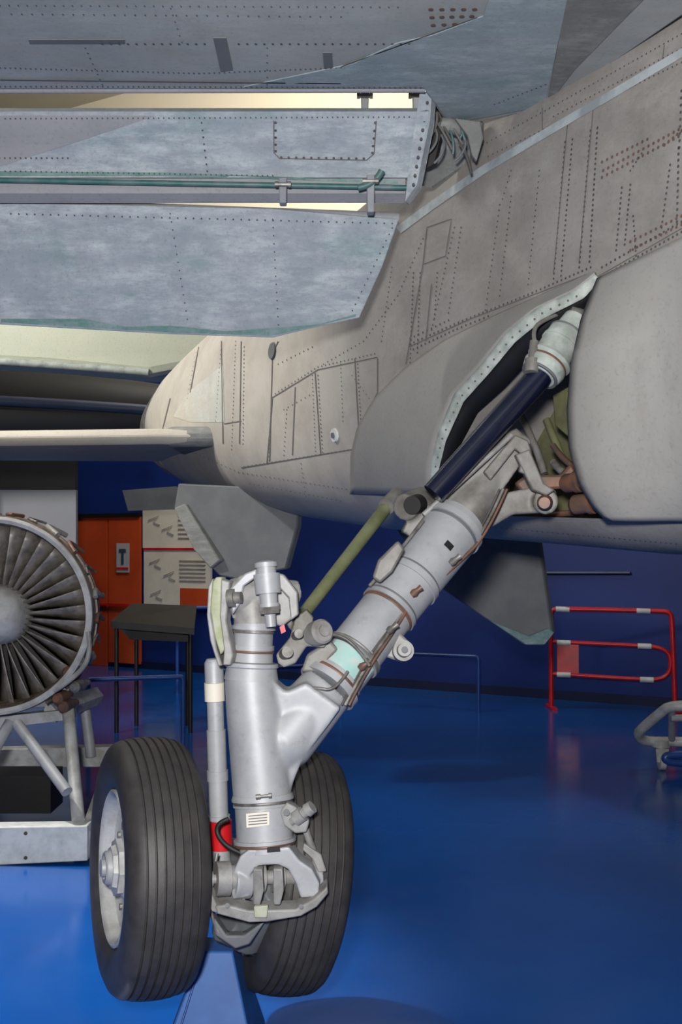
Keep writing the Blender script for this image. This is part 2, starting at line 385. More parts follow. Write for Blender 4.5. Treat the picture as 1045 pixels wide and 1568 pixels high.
def toplane(px, py, t=0):
    d = (W(px, py, 1)-CAM); q = A(0, t, 0); k = (q-CAM).dot(V)/d.dot(V); return CAM+d*k
bay = [(1052, 492), (985, 530), (925, 575), (880, 640), (850, 700), (815, 770), (770, 850), (775, 905), (1062, 912), (1100, 912), (1100, 480)]
bm = bmesh.new(); pts = [toplane(*p)-V*.22 for p in bay]; b_prism(bm, pts, V*.9)
cut = fin(bm, 'bay_cutter_tmp', 'bay', None, smooth=False)
md = fus.modifiers.new('bay', 'BOOLEAN'); md.operation = 'DIFFERENCE'; md.solver = 'EXACT'; md.object = cut
bpy.context.view_layer.update()
dg = bpy.context.evaluated_depsgraph_get(); nm = bpy.data.meshes.new_from_object(fus.evaluated_get(dg))
fus.modifiers.clear(); fus.data = nm; bpy.data.objects.remove(cut)
if len(nm.materials) == 0: nm.materials.append(M['fus'])
for p in nm.polygons: p.material_index = 0

prism('bay_back_panel', [p-V*.4 for p in [toplane(*q) for q in bay]], V*.02, 'bay', ac)
for i, (a, b2) in enumerate([((925, 600), (1000, 800)), ((960, 560), (1050, 640)), ((880, 700), (1000, 700)), ((940, 780), (1040, 770)), ((1005, 560), (1010, 900)), ((850, 730), (900, 860))]):
    p = toplane(*a)-V*.33; q = toplane(*b2)-V*.33
    tube('bay_rib_%d' % i, [p, q], .016, 'bay', ac)
prism('bay_access_panel', [toplane(*q)-V*.16 for q in [(922, 690), (985, 655), (1012, 670), (1015, 770), (960, 775), (926, 745)]], V*.04, 'bay', ac, .006)
for i, P in enumerate([[(930, 780), (960, 830), (1040, 850)], [(925, 810), (975, 870), (1050, 880)], [(960, 790), (1000, 800), (1010, 890)], [(840, 690), (880, 760), (900, 830)], [(1010, 800), (975, 820), (960, 905)], [(930, 700), (945, 780), (1000, 830), (1050, 835)], [(880, 905), (960, 895), (1050, 900)], [(930, 760), (970, 790), (1015, 785)], [(945, 600), (935, 690), (950, 770)]]):
    tube('hydraulic_pipe_%d' % i, [toplane(*q)-V*(.12+.015*i) for q in P], .012+.003*(i % 2), ['brown', 'steel', 'silver3', 'silver3', 'brown', 'steel', 'brown', 'steel', 'steel'][i], ac)
lathe('hydraulic_unit', toplane(960, 850)-V*.08, toplane(1050, 835)-V*.08, [(0, .02), (.1, .036), (.3, .036), (.3, .042), (.4, .042), (.4, .034), (.7, .034), (.75, .022), (1, .022)], 'brown', ac)
lathe('hydraulic_unit_b', toplane(990, 888)-V*.04, toplane(1060, 876)-V*.08, [(0, .02), (.1, .036), (.4, .036), (.4, .042), (.5, .042), (.5, .03), (1, .03)], 'brown', ac)
lathe('hydraulic_unit_c', toplane(985, 800)-V*.1, toplane(1020, 860)-V*.1, [(0, .02), (.1, .035), (.6, .035), (.65, .02), (1, .02)], 'silver3', ac)

Ac = [(1047, 478), (980, 508), (880, 552), (780, 600), (710, 650), (660, 700), (630, 750), (618, 800), (617, 868)]
Bc = [(1047, 482), (1012, 510), (943, 543), (890, 586), (846, 642), (800, 692), (770, 765), (758, 820), (756, 868)]
sm = lambda v: v*v*(3-2*v)
fz = lambda u, v: .006+(.17*v+.06*math.sin(v*math.pi/2))*(1-.5*(1-u))*min(1, u*3+.15)
DB = []
grid_patch('gear_door_rear', Ac, Bc, 16, 'door', ac, off=fz, ray=True, n=44, solid=.012, dst=DB)
Bd = [(1056, 492), (1028, 524), (960, 558), (906, 602), (862, 655), (816, 706), (785, 774), (772, 826), (763, 872)]
def fl(u, v): return fz(u, 1)+.004-.02*v-.012*abs(math.sin(u*40))*v
grid_patch('door_lip', Bc, Bd, 3, 'lip', ac, off=fl, ray=True, n=66, solid=.008)
Be = [(1060, 496), (1044, 540), (984, 584), (934, 626), (888, 678), (840, 725), (807, 786), (787, 835), (768, 874)]
grid_patch('door_seal', Bd, Be, 2, 'black', ac, off=lambda u, v: fz(u, 1)-.05-.12*v, ray=True, n=44, solid=.006)
bm = bmesh.new()
for i in range(3, 30):
    u = i/30; a_, b_ = samp(Bc, u), samp(Bd, u); x, y = a_[0]*.45+b_[0]*.55, a_[1]*.45+b_[1]*.55
    h, d = cast(x, y)
    if h: b_rev(bm, h[0]-d*(fl(u, .5)+.012), -d, [(-.012, .004), (0, .004)], 8)
fin(bm, 'door_lip_bolts', 'riv', ac)
Lc = [(1052, 490), (1024, 560), (1006, 640), (999, 720), (1003, 790), (1020, 850), (1045, 892), (1068, 914)]
Rc = [(1260, 388), (1260, 480), (1260, 560), (1260, 640), (1260, 720), (1260, 800), (1260, 870), (1260, 918)]
fr = lambda u, v: .03+.16*(1-sm(min(1, v*1.3)))*min(1, u*3+.1)
grid_patch('gear_door_forward', Lc, Rc, 16, 'door', ac, off=fr, ray=True, n=40, solid=.012, dst=DB)
ONLY = DB
bm = bmesh.new()
for P in [[(1065, 520), (1035, 620), (1030, 720), (1040, 800), (1070, 880)], [(1080, 640), (1195, 600)], [(1110, 500), (1120, 900)], [(1165, 470), (1180, 900)], [(1050, 760), (1195, 740)],
          [(632, 855), (748, 852)], [(635, 790), (640, 850)], [(690, 700), (672, 850)], [(750, 650), (735, 760)], [(850, 585), (770, 690)], [(1000, 510), (900, 555), (780, 615), (690, 690)]]:
    b_dots(bm, P, 11, 1.5, .011)
fin(bm, 'gear_door_rivets', 'line', ac, smooth=False)
ONLY = None

ZW = 3.40
p = [WZ(-400, 157, ZW), WZ(0, 158, ZW), WZ(745, 158, ZW), WZ(790, 225, ZW), WZ(965, 190, ZW), Vector((1.35, 3.0, ZW)), Vector((1.5, 1.4, ZW)), Vector((-3.6, 2.2, ZW))]
bm = bmesh.new(); b_prism(bm, [q+Vector((0, 0, .075)) for q in p], Vector((0, 0, .15))); wing = fin(bm, 'wing', 'wing', ac, smooth=False, reg=True, bevel=.012)
def wpatch(name, pts, m, th=.004): return prism(name, [WZ(x, y, ZW-.003) for x, y in pts], Vector((0, 0, th)), m, ac)
wpatch('wing_scuff_panel', [(430, 152), (620, 112), (700, 75), (760, 62), (850, 28), (880, -60), (1010, -60), (985, 60), (958, 186), (800, 215), (792, 215), (745, 152)], 'wingblue')
wpatch('wing_root_fillet_panel', [(1010, -60), (985, 60), (962, 185), (1012, 120), (1100, 30), (1190, -60)], 'dark', .006)
wpatch('wing_marking_1', [(375, 66), (398, 66), (410, 122), (388, 125)], 'plate')
wpatch('wing_marking_2', [(568, 92), (584, 92), (586, 118), (570, 120)], 'plate')
wpatch('wing_marking_3', [(50, 69), (220, 69), (220, 76), (52, 76)], 'plate')
lathe('wing_trailing_edge', WZ(-200, 158, ZW+.01), WZ(748, 156, ZW+.01), [(0, .014), (1, .014)], 'flapgrey', ac)

def slab_flap(name, prof, x0, x1, m, reg=True, skew=None):
    bm = bmesh.new(); n = len(prof)
    xs = [x0+(x1-x0)*i/12 for i in range(13)]; G = []
    for i, x in enumerate(xs):
        G.append([bm.verts.new((x+(skew[k] if skew and i == 12 else 0), q[0], q[1])) for k, q in enumerate(prof)])
    for a, b2 in zip(G[:-1], G[1:]):
        for k in range(n): bm.faces.new((a[k], a[(k+1) % n], b2[(k+1) % n], b2[k]))
    bm.faces.new(G[0]); bm.faces.new(G[-1])
    return fin(bm, name, m, ac, reg=reg, ang=40)
def YZ(py, d): return (d, EYE+(HY-py)*d/F)
slab_flap('flap_forward', [YZ(196, 4.34), YZ(190, 4.37), YZ(192, 4.42), (4.50, YZ(192, 4.42)[1]-.02), YZ(300, 4.58), YZ(316, 4.53), YZ(312, 4.50), YZ(260, 4.44), YZ(215, 4.36)], -2.6, .335, 'flap', skew=[0, 0, 0, 0, -.07, -.07, -.07, -.04, 0])
tube('flap_torque_tube', [W(-300, 311, 4.49), W(722, 330, 4.49)], .011, 'teal', ac)
slab_flap('flap_vane', [YZ(314, 4.51), YZ(312, 4.56), YZ(350, 4.60), YZ(357, 4.57), YZ(340, 4.52)], -2.6, .255, 'flapgrey')
pf = [W(-300, 352, 4.62), W(0, 356, 4.62), W(300, 362, 4.62), W(480, 366, 4.62), W(702, 386, 4.62), W(672, 470, 4.72), W(632, 560, 4.81), W(560, 575, 4.83), W(480, 594, 4.86), W(300, 588, 4.86), W(0, 570, 4.86), W(-300, 556, 4.86)]
nf = (pf[4]-pf[0]).cross(pf[8]-pf[0]).normalized()
if nf.y < 0: nf = -nf
pf = [q-nf*((q-pf[0]).dot(nf)) for q in pf]
bm = bmesh.new(); b_prism(bm, [q+nf*.015 for q in pf], nf*.03); fin(bm, 'flap_aft', 'flap', ac, smooth=False, reg=True, bevel=.005)
lathe('flap_aft_leading_edge', pf[0]+nf*.03, pf[4]+nf*.03, [(0, .03), (1, .022)], 'flapgrey', ac)
FL = BV[2:]
ONLY = FL
grid_patch('flap_grey_area', [(-60, 203), (275, 203)], [(-60, 305), (-10, 296)], 6, 'flapgrey', ac, off=lambda u, v: .003, n=16)
grid_patch('flap_end_primer', [(2, 560), (150, 560), (220, 574), (300, 572), (400, 582), (478, 576), (560, 570), (626, 552)], [(2, 566), (300, 584), (480, 590), (626, 556)], 2, 'tealscuff', ac, off=lambda u, v: .003, n=40)
grid_patch('flap_lower_primer', [(-60, 300), (300, 303), (700, 318)], [(-60, 309), (300, 309), (700, 323)], 1, 'tealscuff', ac, off=lambda u, v: .003, n=30)
ONLY = None
for i, (x, y0, y1) in enumerate([(498, 316, 360), (652, 310, 376), (733, 160, 235), (642, 160, 200)]):
    prism('flap_hinge_%d' % i, [W(x-7, y0, 4.44), W(x+7, y0, 4.44), W(x+6, y1, 4.5), W(x-6, y1, 4.5)], Vector((0, .05, 0)), 'flapgrey', ac, .004)
    lathe('hinge_bolt_%d' % i, W(x-14, y0+8, 4.43), W(x+14, y0+8, 4.43), [(0, .012), (.2, .012), (.2, .009), (.8, .009), (.8, .012), (1, .012)], 'steel', ac, seg=10)
tube('hinge_arm', [W(630, 330, 4.44), W(660, 325, 4.44), W(672, 300, 4.43)], .014, 'teal', ac)
prism('flap_end_rib', [W(742, 165, 4.33), W(765, 165, 4.36), W(760, 215, 4.38), (W(738, 330, 4.5)), W(716, 358, 4.5), W(722, 300, 4.45)], Vector((.02, .05, 0)), 'flap', ac, .004)
bm = bmesh.new()
for y in range(180, 340, 16):
    x = 752-(y-180)*.17
    q = W(x, y, 4.37+(y-165)*.0007-.045); b_rev(bm, q, Vector((0, 1, 0)), [(0, .006), (.008, .006)], 10)
fin(bm, 'end_rib_bolts', 'riv', ac)
prism('root_closing_plate', [W(768, 160, 4.6), W(792, 160, 4.6), W(786, 210, 4.6), W(850, 215, 4.65), W(848, 270, 4.75), W(760, 330, 4.8), W(740, 325, 4.7), W(765, 220, 4.6)], Vector((.01, .02, 0)), 'dark', ac)
prism('root_dark_plate', [W(765, 165, 4.55), W(785, 165, 4.55), W(780, 230, 4.58), W(765, 290, 4.62), W(745, 300, 4.6)], Vector((.01, .02, 0)), 'darkbox', ac)  # flat dark plate standing in for the dark of the root opening
for i in range(12):
    x = 758+random.random()*60; y = 190+random.random()*75
    tube('root_cable_%d' % i, [W(x, y, 4.52), W(x+20*random.random(), y+25, 4.5), W(x+30-50*random.random(), y+50, 4.52)], .005, ['riv', 'plate', 'teal', 'line'][i % 4], ac)
lathe('root_actuator', W(775, 215, 4.52), W(835, 235, 4.55), [(0, .02), (.2, .03), (.6, .03), (.7, .02), (1, .02)], 'dark', ac, seg=16)
prism('root_bracket', [W(800, 210, 4.5), W(845, 215, 4.5), W(850, 245, 4.5), W(838, 285, 4.5), W(830, 275, 4.5), W(822, 240, 4.5)], Vector((0, .03, 0)), 'dark', ac, .005)

tp = [Vector((-.62, 7.35, 2.40)), Vector((-1.2, 7.28, 2.40)), Vector((-4.4, 7.5, 2.38)), Vector((-4.6, 8.4, 2.38)), Vector((-1.2, 8.9, 2.40))]
bm = bmesh.new(); b_prism(bm, tp, Vector((0, 0, .1))); fin(bm, 'tailplane', 'beige', ac, smooth=True, bevel=.045)
tp2 = [Vector((-.55, 7.28, 2.40)), Vector((-1.15, 7.32, 2.40)), Vector((-1.15, 8.7, 2.40)), Vector((-.8, 8.2, 2.40))]
prism('tailplane_root', tp2, Vector((0, 0, .13)), 'dark', ac, .05)
prism('ventral_fin', [W(318, 850, 7.4), W(311, 893, 7.4), W(345, 965, 7.3), W(390, 1012, 7.3), W(420, 1018, 7.3), W(507, 1000, 7.3), W(527, 926, 7.3), W(530, 860, 7.3)], Vector((.03, .05, 0)), 'plate', ac, .01)
prism('ventral_fin_leading_edge', [W(311, 893, 7.38), W(345, 965, 7.28), W(375, 1000, 7.28), W(392, 985, 7.26), W(330, 885, 7.36)], Vector((.03, .06, 0)), 'dark', ac, .01)
prism('ventral_fin_starboard', [W(700, 930, 7.0), W(766, 1025, 7.0), W(925, 1133, 7.0), W(958, 1133, 7.0), W(975, 1112, 7.0), W(950, 940, 7.0), W(900, 920, 7.0)], Vector((.03, .05, 0)), 'plate', ac, .01)
prism('ventral_fin_tip', [W(860, 1090, 6.96), W(925, 1133, 6.96), W(958, 1133, 6.96), W(975, 1112, 6.96), W(965, 1104, 6.96), W(930, 1118, 6.96)], Vector((0, .02, 0)), 'tealscuff', ac, .004)

ONLY = FB
bm = bmesh.new()
b_ribbon(bm, [(702, 405), (760, 362), (850, 300), (960, 235), (1080, 165), (1220, 82)], 14, .004)
fin(bm, 'wing_root_strip', 'strip', ac, smooth=False)
grid_patch('paint_patch_aft', [(305, 732), (330, 690), (393, 642)], [(335, 742), (395, 742)], 8, 'tealpatch', ac, n=12, off=lambda u, v: .002)
bm = bmesh.new()
for P in [[(835, 215), (828, 290)], [(955, 190), (955, 240)], [(1170, 80), (1165, 120)],
          [(720, 610), (830, 560), (1045, 478)], [(1050, 488), (1200, 402), (1230, 385)],
          [(745, 465), (752, 400), (795, 385), (785, 450), (745, 465)],
          [(425, 600), (422, 780)], [(478, 700), (560, 650), (665, 628)], [(475, 810), (480, 620), (490, 600)], [(555, 655), (565, 800)], [(625, 630), (632, 760)],
          [(425, 822), (620, 790)], [(395, 745), (425, 740)], [(745, 465), (715, 640)], [(480, 700), (470, 815)], [(665, 630), (665, 690), (640, 740)],
          [(1000, 215), (975, 480)], [(1045, 190), (1020, 460)], [(850, 300), (700, 400)], [(520, 680), (515, 800)], [(300, 700), (280, 780)], [(760, 500), (750, 600)], [(390, 600), (393, 780)], [(350, 610), (335, 690)]]:
    b_ribbon(bm, P, 1.6, .003)
fin(bm, 'panel_gaps', 'line', ac, smooth=False)
bm = bmesh.new()
for P, s, r in [([(722, 605), (800, 570), (930, 518), (1040, 470)], 8, 2.2), ([(728, 614), (805, 578), (860, 556)], 8, 2.2), ([(722, 595), (790, 563)], 8, 2), ([(1060, 470), (1200, 390)], 9, 2.3),
                ([(1055, 490), (1200, 408)], 9, 2.3), ([(728, 480), (722, 645)], 8, 1.9), ([(740, 480), (735, 620)], 8, 1.9), ([(770, 480), (765, 560)], 8, 1.7), ([(800, 400), (760, 580)], 9, 1.7), ([(812, 400), (790, 550)], 9, 1.7),
                ([(880, 360), (855, 545)], 10, 1.7), ([(995, 250), (975, 490)], 9, 2.1), ([(1008, 245), (988, 485)], 9, 2.1), ([(1040, 230), (1020, 470)], 9, 2.4), ([(1052, 225), (1038, 460)], 9, 2.4),
                ([(1095, 330), (1085, 440)], 9, 2.3), ([(1110, 325), (1100, 430)], 9, 2.3), ([(1180, 290), (1165, 400)], 10, 2.3), ([(1195, 260), (1192, 390)], 11, 2.6), ([(1200, 160), (1196, 260)], 12, 2.6),
                ([(850, 255), (960, 195), (1200, 60)], 9, 1.5), ([(860, 275), (1200, 110)], 9, 1.5), ([(975, 205), (1200, 85)], 9, 1.5),
                ([(480, 620), (474, 810)], 7, 1.7), ([(560, 660), (568, 795)], 7, 1.7), ([(630, 640), (636, 750)], 7, 1.7), ([(430, 820), (620, 790)], 7, 1.6), ([(430, 610), (428, 780)], 7, 1.6), ([(485, 692), (560, 645), (660, 622)], 7, 1.6),
                ([(490, 640), (550, 610)], 8, 1.6), ([(500, 720), (545, 695)], 8, 1.5), ([(505, 720), (500, 800)], 8, 1.5), ([(855, 925), (1190, 955)], 9, 1.8), ([(855, 935), (1190, 968)], 9, 1.6), ([(420, 830), (610, 860)], 8, 1.6), ([(350, 850), (500, 890)], 8, 1.5), ([(440, 850), (600, 880)], 8, 1.4), ([(330, 790), (420, 830)], 8, 1.4),
                ([(640, 600), (700, 520), (745, 420)], 9, 1.7), ([(390, 600), (380, 740)], 8, 1.4), ([(570, 640), (640, 600)], 8, 1.5), ([(1130, 270), (1110, 300)], 9, 2), ([(900, 300), (885, 350)], 10, 1.6), ([(1120, 450), (1115, 380)], 9, 2),
                ([(415, 600), (408, 790)], 7, 1.4), ([(550, 660), (556, 800)], 7, 1.4), ([(600, 640), (604, 740)], 8, 1.4), ([(530, 815), (540, 880)], 8, 1.4), ([(900, 345), (880, 520)], 10, 1.7), ([(950, 300), (930, 500)], 10, 1.6), ([(620, 660), (650, 700)], 8, 1.3), ([(345, 620), (330, 700)], 8, 1.3), ([(690, 470), (672, 600)], 9, 1.5)]:
    b_dots(bm, P, s, r)
fin(bm, 'fuselage_rivets', 'riv', ac, smooth=False)
bm = bmesh.new()
for P in [[(1060, 312), (1195, 240)], [(1062, 300), (1195, 228)], [(1060, 285), (1140, 245)], [(1170, 255), (1200, 230)], [(1110, 440), (1200, 395)], [(1110, 425), (1200, 380)]]:
    b_dots(bm, P, 10, 2.8)
ONLY = None
for P in [[(758, 12), (835, 12)], [(760, 26), (830, 24)], [(762, 40), (800, 38)]]: b_dots(bm, P, 18, 4.5, .008)
fin(bm, 'rusty_screws', 'rivb', ac, smooth=False)
bm = bmesh.new()
for P, s, r in [([(180, 73), (360, 73)], 15, 2.2), ([(420, 73), (720, 73)], 15, 2.2), ([(0, 115), (350, 125), (600, 115)], 9, 1.6), ([(20, 20), (600, 25)], 18, 1.5), ([(0, 148), (740, 150)], 9, 1.6), ([(150, 80), (180, 145)], 11, 1.5), ([(0, 5), (700, 8)], 16, 1.4), ([(470, 80), (470, 145)], 12, 1.5), ([(300, 10), (320, 70)], 12, 1.4),
                ([(485, 215), (485, 265), (495, 276), (640, 278), (655, 268), (660, 215)], 13, 2.2), ([(355, 215), (365, 300)], 13, 1.6), ([(0, 277), (120, 277)], 9, 1.5), ([(10, 300), (480, 308)], 9, 1.3), ([(10, 208), (720, 205)], 9, 1.3),
                ([(20, 375), (690, 392)], 14, 1.5), ([(870, 180), (960, 145)], 9, 1.6), ([(620, 545), (690, 400)], 12, 1.4), ([(300, 375), (330, 560)], 14, 1.3), ([(480, 385), (490, 570)], 14, 1.3)]:
    b_dots(bm, P, s, r, .008)
fin(bm, 'wing_and_flap_rivets', 'riv', ac, smooth=False)
bm = bmesh.new()
for P in [[(482, 212), (482, 268), (492, 278), (645, 281), (658, 270), (662, 212)], [(600, 115), (840, 28)], [(0, 138), (600, 145)]]: b_ribbon(bm, P, 1.8, .005)
fin(bm, 'wing_panel_gaps', 'line', ac, smooth=False)
ONLY = FB
h, _ = cast(590, 765)
if h:
    lathe('fuel_port', h[0], h[0]+h[1]*.012, [(0, .035), (1, .033)], 'white', ac); lathe('fuel_port_cap', h[0]+h[1]*.01, h[0]+h[1]*.02, [(0, .015), (1, .014)], 'plate', ac)
h, _ = cast(480, 617)
if h: lathe('drain_port', h[0], h[0]+h[1]*.01, [(0, .05), (1, .045)], 'plate', ac)
ONLY = None

# ================================================================ LANDING GEAR
lg = empty('main_landing_gear', ac)
bm = bmesh.new()
b_lathe(bm, W(441, 1185, 3.69), W(462, 1402, 3.65), [(0, R(46)), (.3, R(49)), (.7, R(50)), (1, R(51))])
b_lathe(bm, W(462, 1345, 3.68), W(577, 1208, 3.76), [(0, R(40)), (.3, R(56)), (.8, R(52)), (1, R(50))])
b_prism(bm, [W(x, y, 3.70) for x, y in [(405, 1200), (480, 1190), (505, 1212), (540, 1196), (600, 1240), (575, 1275), (535, 1325), (517, 1370), (510, 1398), (415, 1398)]], Vector((0, .12, 0)))
blob(bm, 'main_forging', 'silver', lg, .006, 14)
lathe('upper_barrel', W(447, 1090, 3.7), W(442, 1195, 3.69), [(0, R(34)), (.1, R(36)), (.1, R(39)), (.16, R(39)), (.16, R(35)), (.42, R(35)), (.42, R(38)), (.5, R(38)), (.5, R(36)), (.72, R(37)), (.72, R(46)), (.78, R(47)), (.8, R(44)), (1, R(48))], 'silver', lg)
def ring(name, p0, p1, t, w, r, m):
    ax = p1-p0; return lathe(name, p0+ax*t, p0+ax*(t+w), [(0, r-.001), (.2, r), (.8, r), (1, r-.001)], m, lg)
vb0, vb1 = W(447, 1090, 3.7), W(442, 1195, 3.69)
ring('barrel_clamp_1', vb0, vb1, .17, .05, R(37), 'steel'); ring('barrel_clamp_2', vb0, vb1, .51, .04, R(38), 'brown'); ring('barrel_clamp_3', vb0, vb1, .70, .03, R(40), 'plate')
bm = bmesh.new()
b_lathe(bm, W(395, 1050, 3.67), W(525, 1040, 3.75), [(0, R(26)), (.15, R(33)), (.5, R(30)), (.8, R(24)), (1, R(20))])
b_lathe(bm, W(440, 1030, 3.7), W(447, 1100, 3.7), [(0, R(30)), (1, R(36))])
b_prism(bm, [W(x, y, 3.7) for x, y in [(405, 1030), (425, 1010), (470, 1005), (500, 1015), (523, 1045), (518, 1085), (498, 1100), (410, 1085)]], Vector((0, .07, 0)))
blob(bm, 'head_forging', 'silver2', lg, .005, 5)
prism('head_web', [W(x, y, 3.63) for x, y in [(404, 1036), (432, 1008), (452, 1000), (452, 1014), (430, 1030), (424, 1060), (410, 1080)]], Vector((0, .04, 0)), 'silver', lg, .005)
prism('head_web_right', [W(x, y, 3.64) for x, y in [(484, 1006), (500, 1010), (524, 1040), (526, 1080), (512, 1090), (508, 1050), (484, 1024)]], Vector((0, .05, 0)), 'silver2', lg, .005)
lathe('head_bolt', W(467, 986, 3.62), W(477, 1102, 3.60), [(0, R(12)), (.03, R(20)), (.1, R(20)), (.1, R(17)), (.2, R(17)), (.2, R(23)), (.5, R(22)), (.5, R(16)), (.65, R(15)), (.65, R(18)), (.75, R(18)), (.8, R(10)), (1, R(9))], 'silver', lg)
lathe('head_nut', W(474, 1066, 3.6), W(475, 1078, 3.6), [(0, R(19)), (1, R(19))], 'steel', lg, 6)
lathe('head_pivot', W(402, 1052, 3.61), W(425, 1050, 3.6), [(0, R(16)), (.5, R(16)), (.5, R(10)), (1, R(10))], 'steel', lg, 20)
prism('head_side_plate', [W(x, y, 3.64) for x, y in [(378, 1022), (384, 1014), (394, 1014), (392, 1080), (400, 1140), (392, 1150), (382, 1120), (374, 1070)]], Vector((.01, .05, 0)), 'greenplate', lg, .004)
prism('head_side_plate_outer', [W(x, y, 3.65) for x, y in [(371, 1030), (379, 1016), (376, 1080), (386, 1140), (396, 1168), (388, 1170), (374, 1125), (368, 1080)]], Vector((.01, .06, 0)), 'silver2', lg, .004)
prism('head_side_plate_inner', [W(x, y, 3.63) for x, y in [(393, 1018), (408, 1022), (402, 1090), (414, 1150), (410, 1168), (396, 1168), (398, 1140), (391, 1085)]], Vector((.01, .05, 0)), 'silver2', lg, .004)
bm = bmesh.new()
b_prism(bm, [W(x, y, 3.72) for x, y in [(490, 1165), (486, 1150), (510, 1120), (520, 1085), (540, 1070), (552, 1085), (548, 1105), (575, 1100), (583, 1120), (570, 1138), (540, 1135), (520, 1165), (500, 1172)]], Vector((0, .05, 0)))
b_prism(bm, [W(x, y, 3.74) for x, y in [(500, 1030), (520, 1050), (530, 1100), (510, 1105), (490, 1070)]], Vector((0, .06, 0)))
blob(bm, 'upper_link', 'silver3', lg, .004, 3)
lathe('link_roller', W(548, 1117, 3.71), W(572, 1108, 3.64), [(0, R(18)), (.3, R(18)), (.3, R(22)), (.8, R(22)), (.9, R(18)), (.9, R(10)), (1, R(10))], 'silver2', lg, 24)
lathe('link_pin', W(500, 1150, 3.70), W(506, 1146, 3.64), [(0, R(10)), (1, R(10))], 'steel', lg, 16)
lathe('link_pin_b', W(520, 1118, 3.70), W(526, 1114, 3.64), [(0, R(8)), (1, R(8))], 'steel', lg, 16)
prism('red_tag', [W(492, 1102, 3.62), W(500, 1097, 3.62), W(503, 1110, 3.62), W(495, 1114, 3.62)], Vector((0, .01, 0)), 'red', lg)
lathe('lower_barrel', W(462, 1396, 3.65), W(467, 1496, 3.63), [(0, R(52)), (.06, R(54)), (.1, R(54)), (.1, R(50)), (.16, R(50)), (.16, R(52)), (.2, R(52)), (.2, R(49)), (.78, R(49)), (.78, R(54)), (.84, R(54)), (.84, R(51)), (.9, R(51)), (.9, R(46)), (1, R(46))], 'silver', lg)
lb0, lb1 = W(462, 1396, 3.65), W(467, 1496, 3.63)
ring('lower_clamp_1', lb0, lb1, .105, .05, R(51.5), 'steel'); ring('lower_clamp_2', lb0, lb1, .845, .05, R(52.5), 'brown')
lathe('clamp_screw', W(450, 1401, 3.54), W(478, 1398, 3.54), [(0, .008), (.3, .008), (.3, .005), (.8, .005), (.8, .008), (1, .008)], 'steel', lg, 10)
prism('data_plate', [W(433, 1430, 3.55), W(474, 1426, 3.55), W(474, 1450, 3.55), W(434, 1455, 3.55)], Vector((0, .006, 0)), 'poster', lg)
for i in range(4): prism('data_plate_text_%d' % i, [W(437, 1434+i*5, 3.546), W(470, 1431+i*5, 3.546), W(470, 1432.5+i*5, 3.546), W(437, 1435.5+i*5, 3.546)], Vector((0, .002, 0)), 'plate', lg)
bm = bmesh.new()
b_prism(bm, [W(x, y, 3.60) for x, y in [(425, 1498), (440, 1486), (510, 1482), (528, 1505), (550, 1520), (563, 1545), (560, 1568), (530, 1570), (522, 1545), (508, 1520), (490, 1512), (456, 1514), (442, 1530), (440, 1568), (412, 1572), (408, 1545), (415, 1520)]], Vector((0, .10, 0)))
b_lathe(bm, W(410, 1550, 3.58), W(440, 1550, 3.60), [(0, R(28)), (1, R(28))]); b_lathe(bm, W(528, 1545, 3.63), W(562, 1543, 3.65), [(0, R(27)), (1, R(27))])
blob(bm, 'fork', 'silver', lg, .004, 3)
prism('fork_slot_plate', [W(470, 1490, 3.535), W(492, 1488, 3.535), W(493, 1496, 3.535), W(470, 1498, 3.535)], Vector((0, .006, 0)), 'black', lg)
lathe('fork_pin', W(352, 1546, 3.55), W(590, 1538, 3.68), [(0, R(8)), (.06, R(9)), (.06, R(13)), (.09, R(13)), (.09, R(8)), (.11, R(8)), (.11, R(29)), (.21, R(29)), (.21, R(22)), (.26, R(22)), (.26, R(17)), (.40, R(17)), (.40, R(26)), (.46, R(26)), (.46, R(12)), (.52, R(12)), (.52, R(25)), (.6, R(25)), (.6, R(14)), (.70, R(14)), (.88, R(16)), (.88, R(10)), (.94, R(10)), (.94, R(13)), (.97, R(13)), (.97, R(7)), (1, R(7))], 'silver2', lg)
bm = bmesh.new()
for x in (455, 490):
    b_prism(bm, [W(x-8, 1522, 3.56), W(x+8, 1522, 3.56), W(x+10, 1560, 3.54), W(x+4, 1585, 3.56), W(x-8, 1585, 3.56)], Vector((0, .07, 0)))
fin(bm, 'centre_lugs', 'silver2', lg, bevel=.004)
prism('left_lever', [W(x, y, 3.55) for x, y in [(352, 1536), (368, 1534), (372, 1560), (385, 1590), (400, 1598), (396, 1606), (376, 1600), (358, 1565)]], Vector((.01, .03, 0)), 'silver2', lg, .004)
prism('lower_bracket', [W(x, y, 3.56) for x, y in [(380, 1584), (400, 1582), (440, 1592), (520, 1590), (552, 1572), (576, 1550), (578, 1562), (558, 1586), (530, 1602), (470, 1612), (440, 1613), (384, 1598)]], Vector((0, .07, .01)), 'silver2', lg, .005)
prism('lower_clip', [W(x, y, 3.52) for x, y in [(447, 1592), (472, 1590), (470, 1612), (448, 1612)]], Vector((0, .02, 0)), 'greenplate', lg, .003)
for i, (x, y) in enumerate([(400, 1592), (530, 1594)]):
    lathe('bracket_bolt_%d' % i, W(x, y, 3.53), W(x, y, 3.505), [(0, .008), (.6, .008), (.6, .005), (1, .005)], 'plate', lg, 8)
prism('side_bracket', [W(x, y, 3.60) for x, y in [(492, 1425), (505, 1408), (520, 1415), (545, 1440), (540, 1460), (520, 1462), (500, 1448)]], Vector((0, .05, 0)), 'silver2', lg, .005)
lathe('side_roller', W(512, 1445, 3.58), W(550, 1418, 3.56), [(0, R(7)), (.2, R(7)), (.2, R(13)), (.55, R(13)), (.55, R(9)), (.75, R(9)), (.75, R(12)), (1, R(11))], 'silver2', lg, 20)
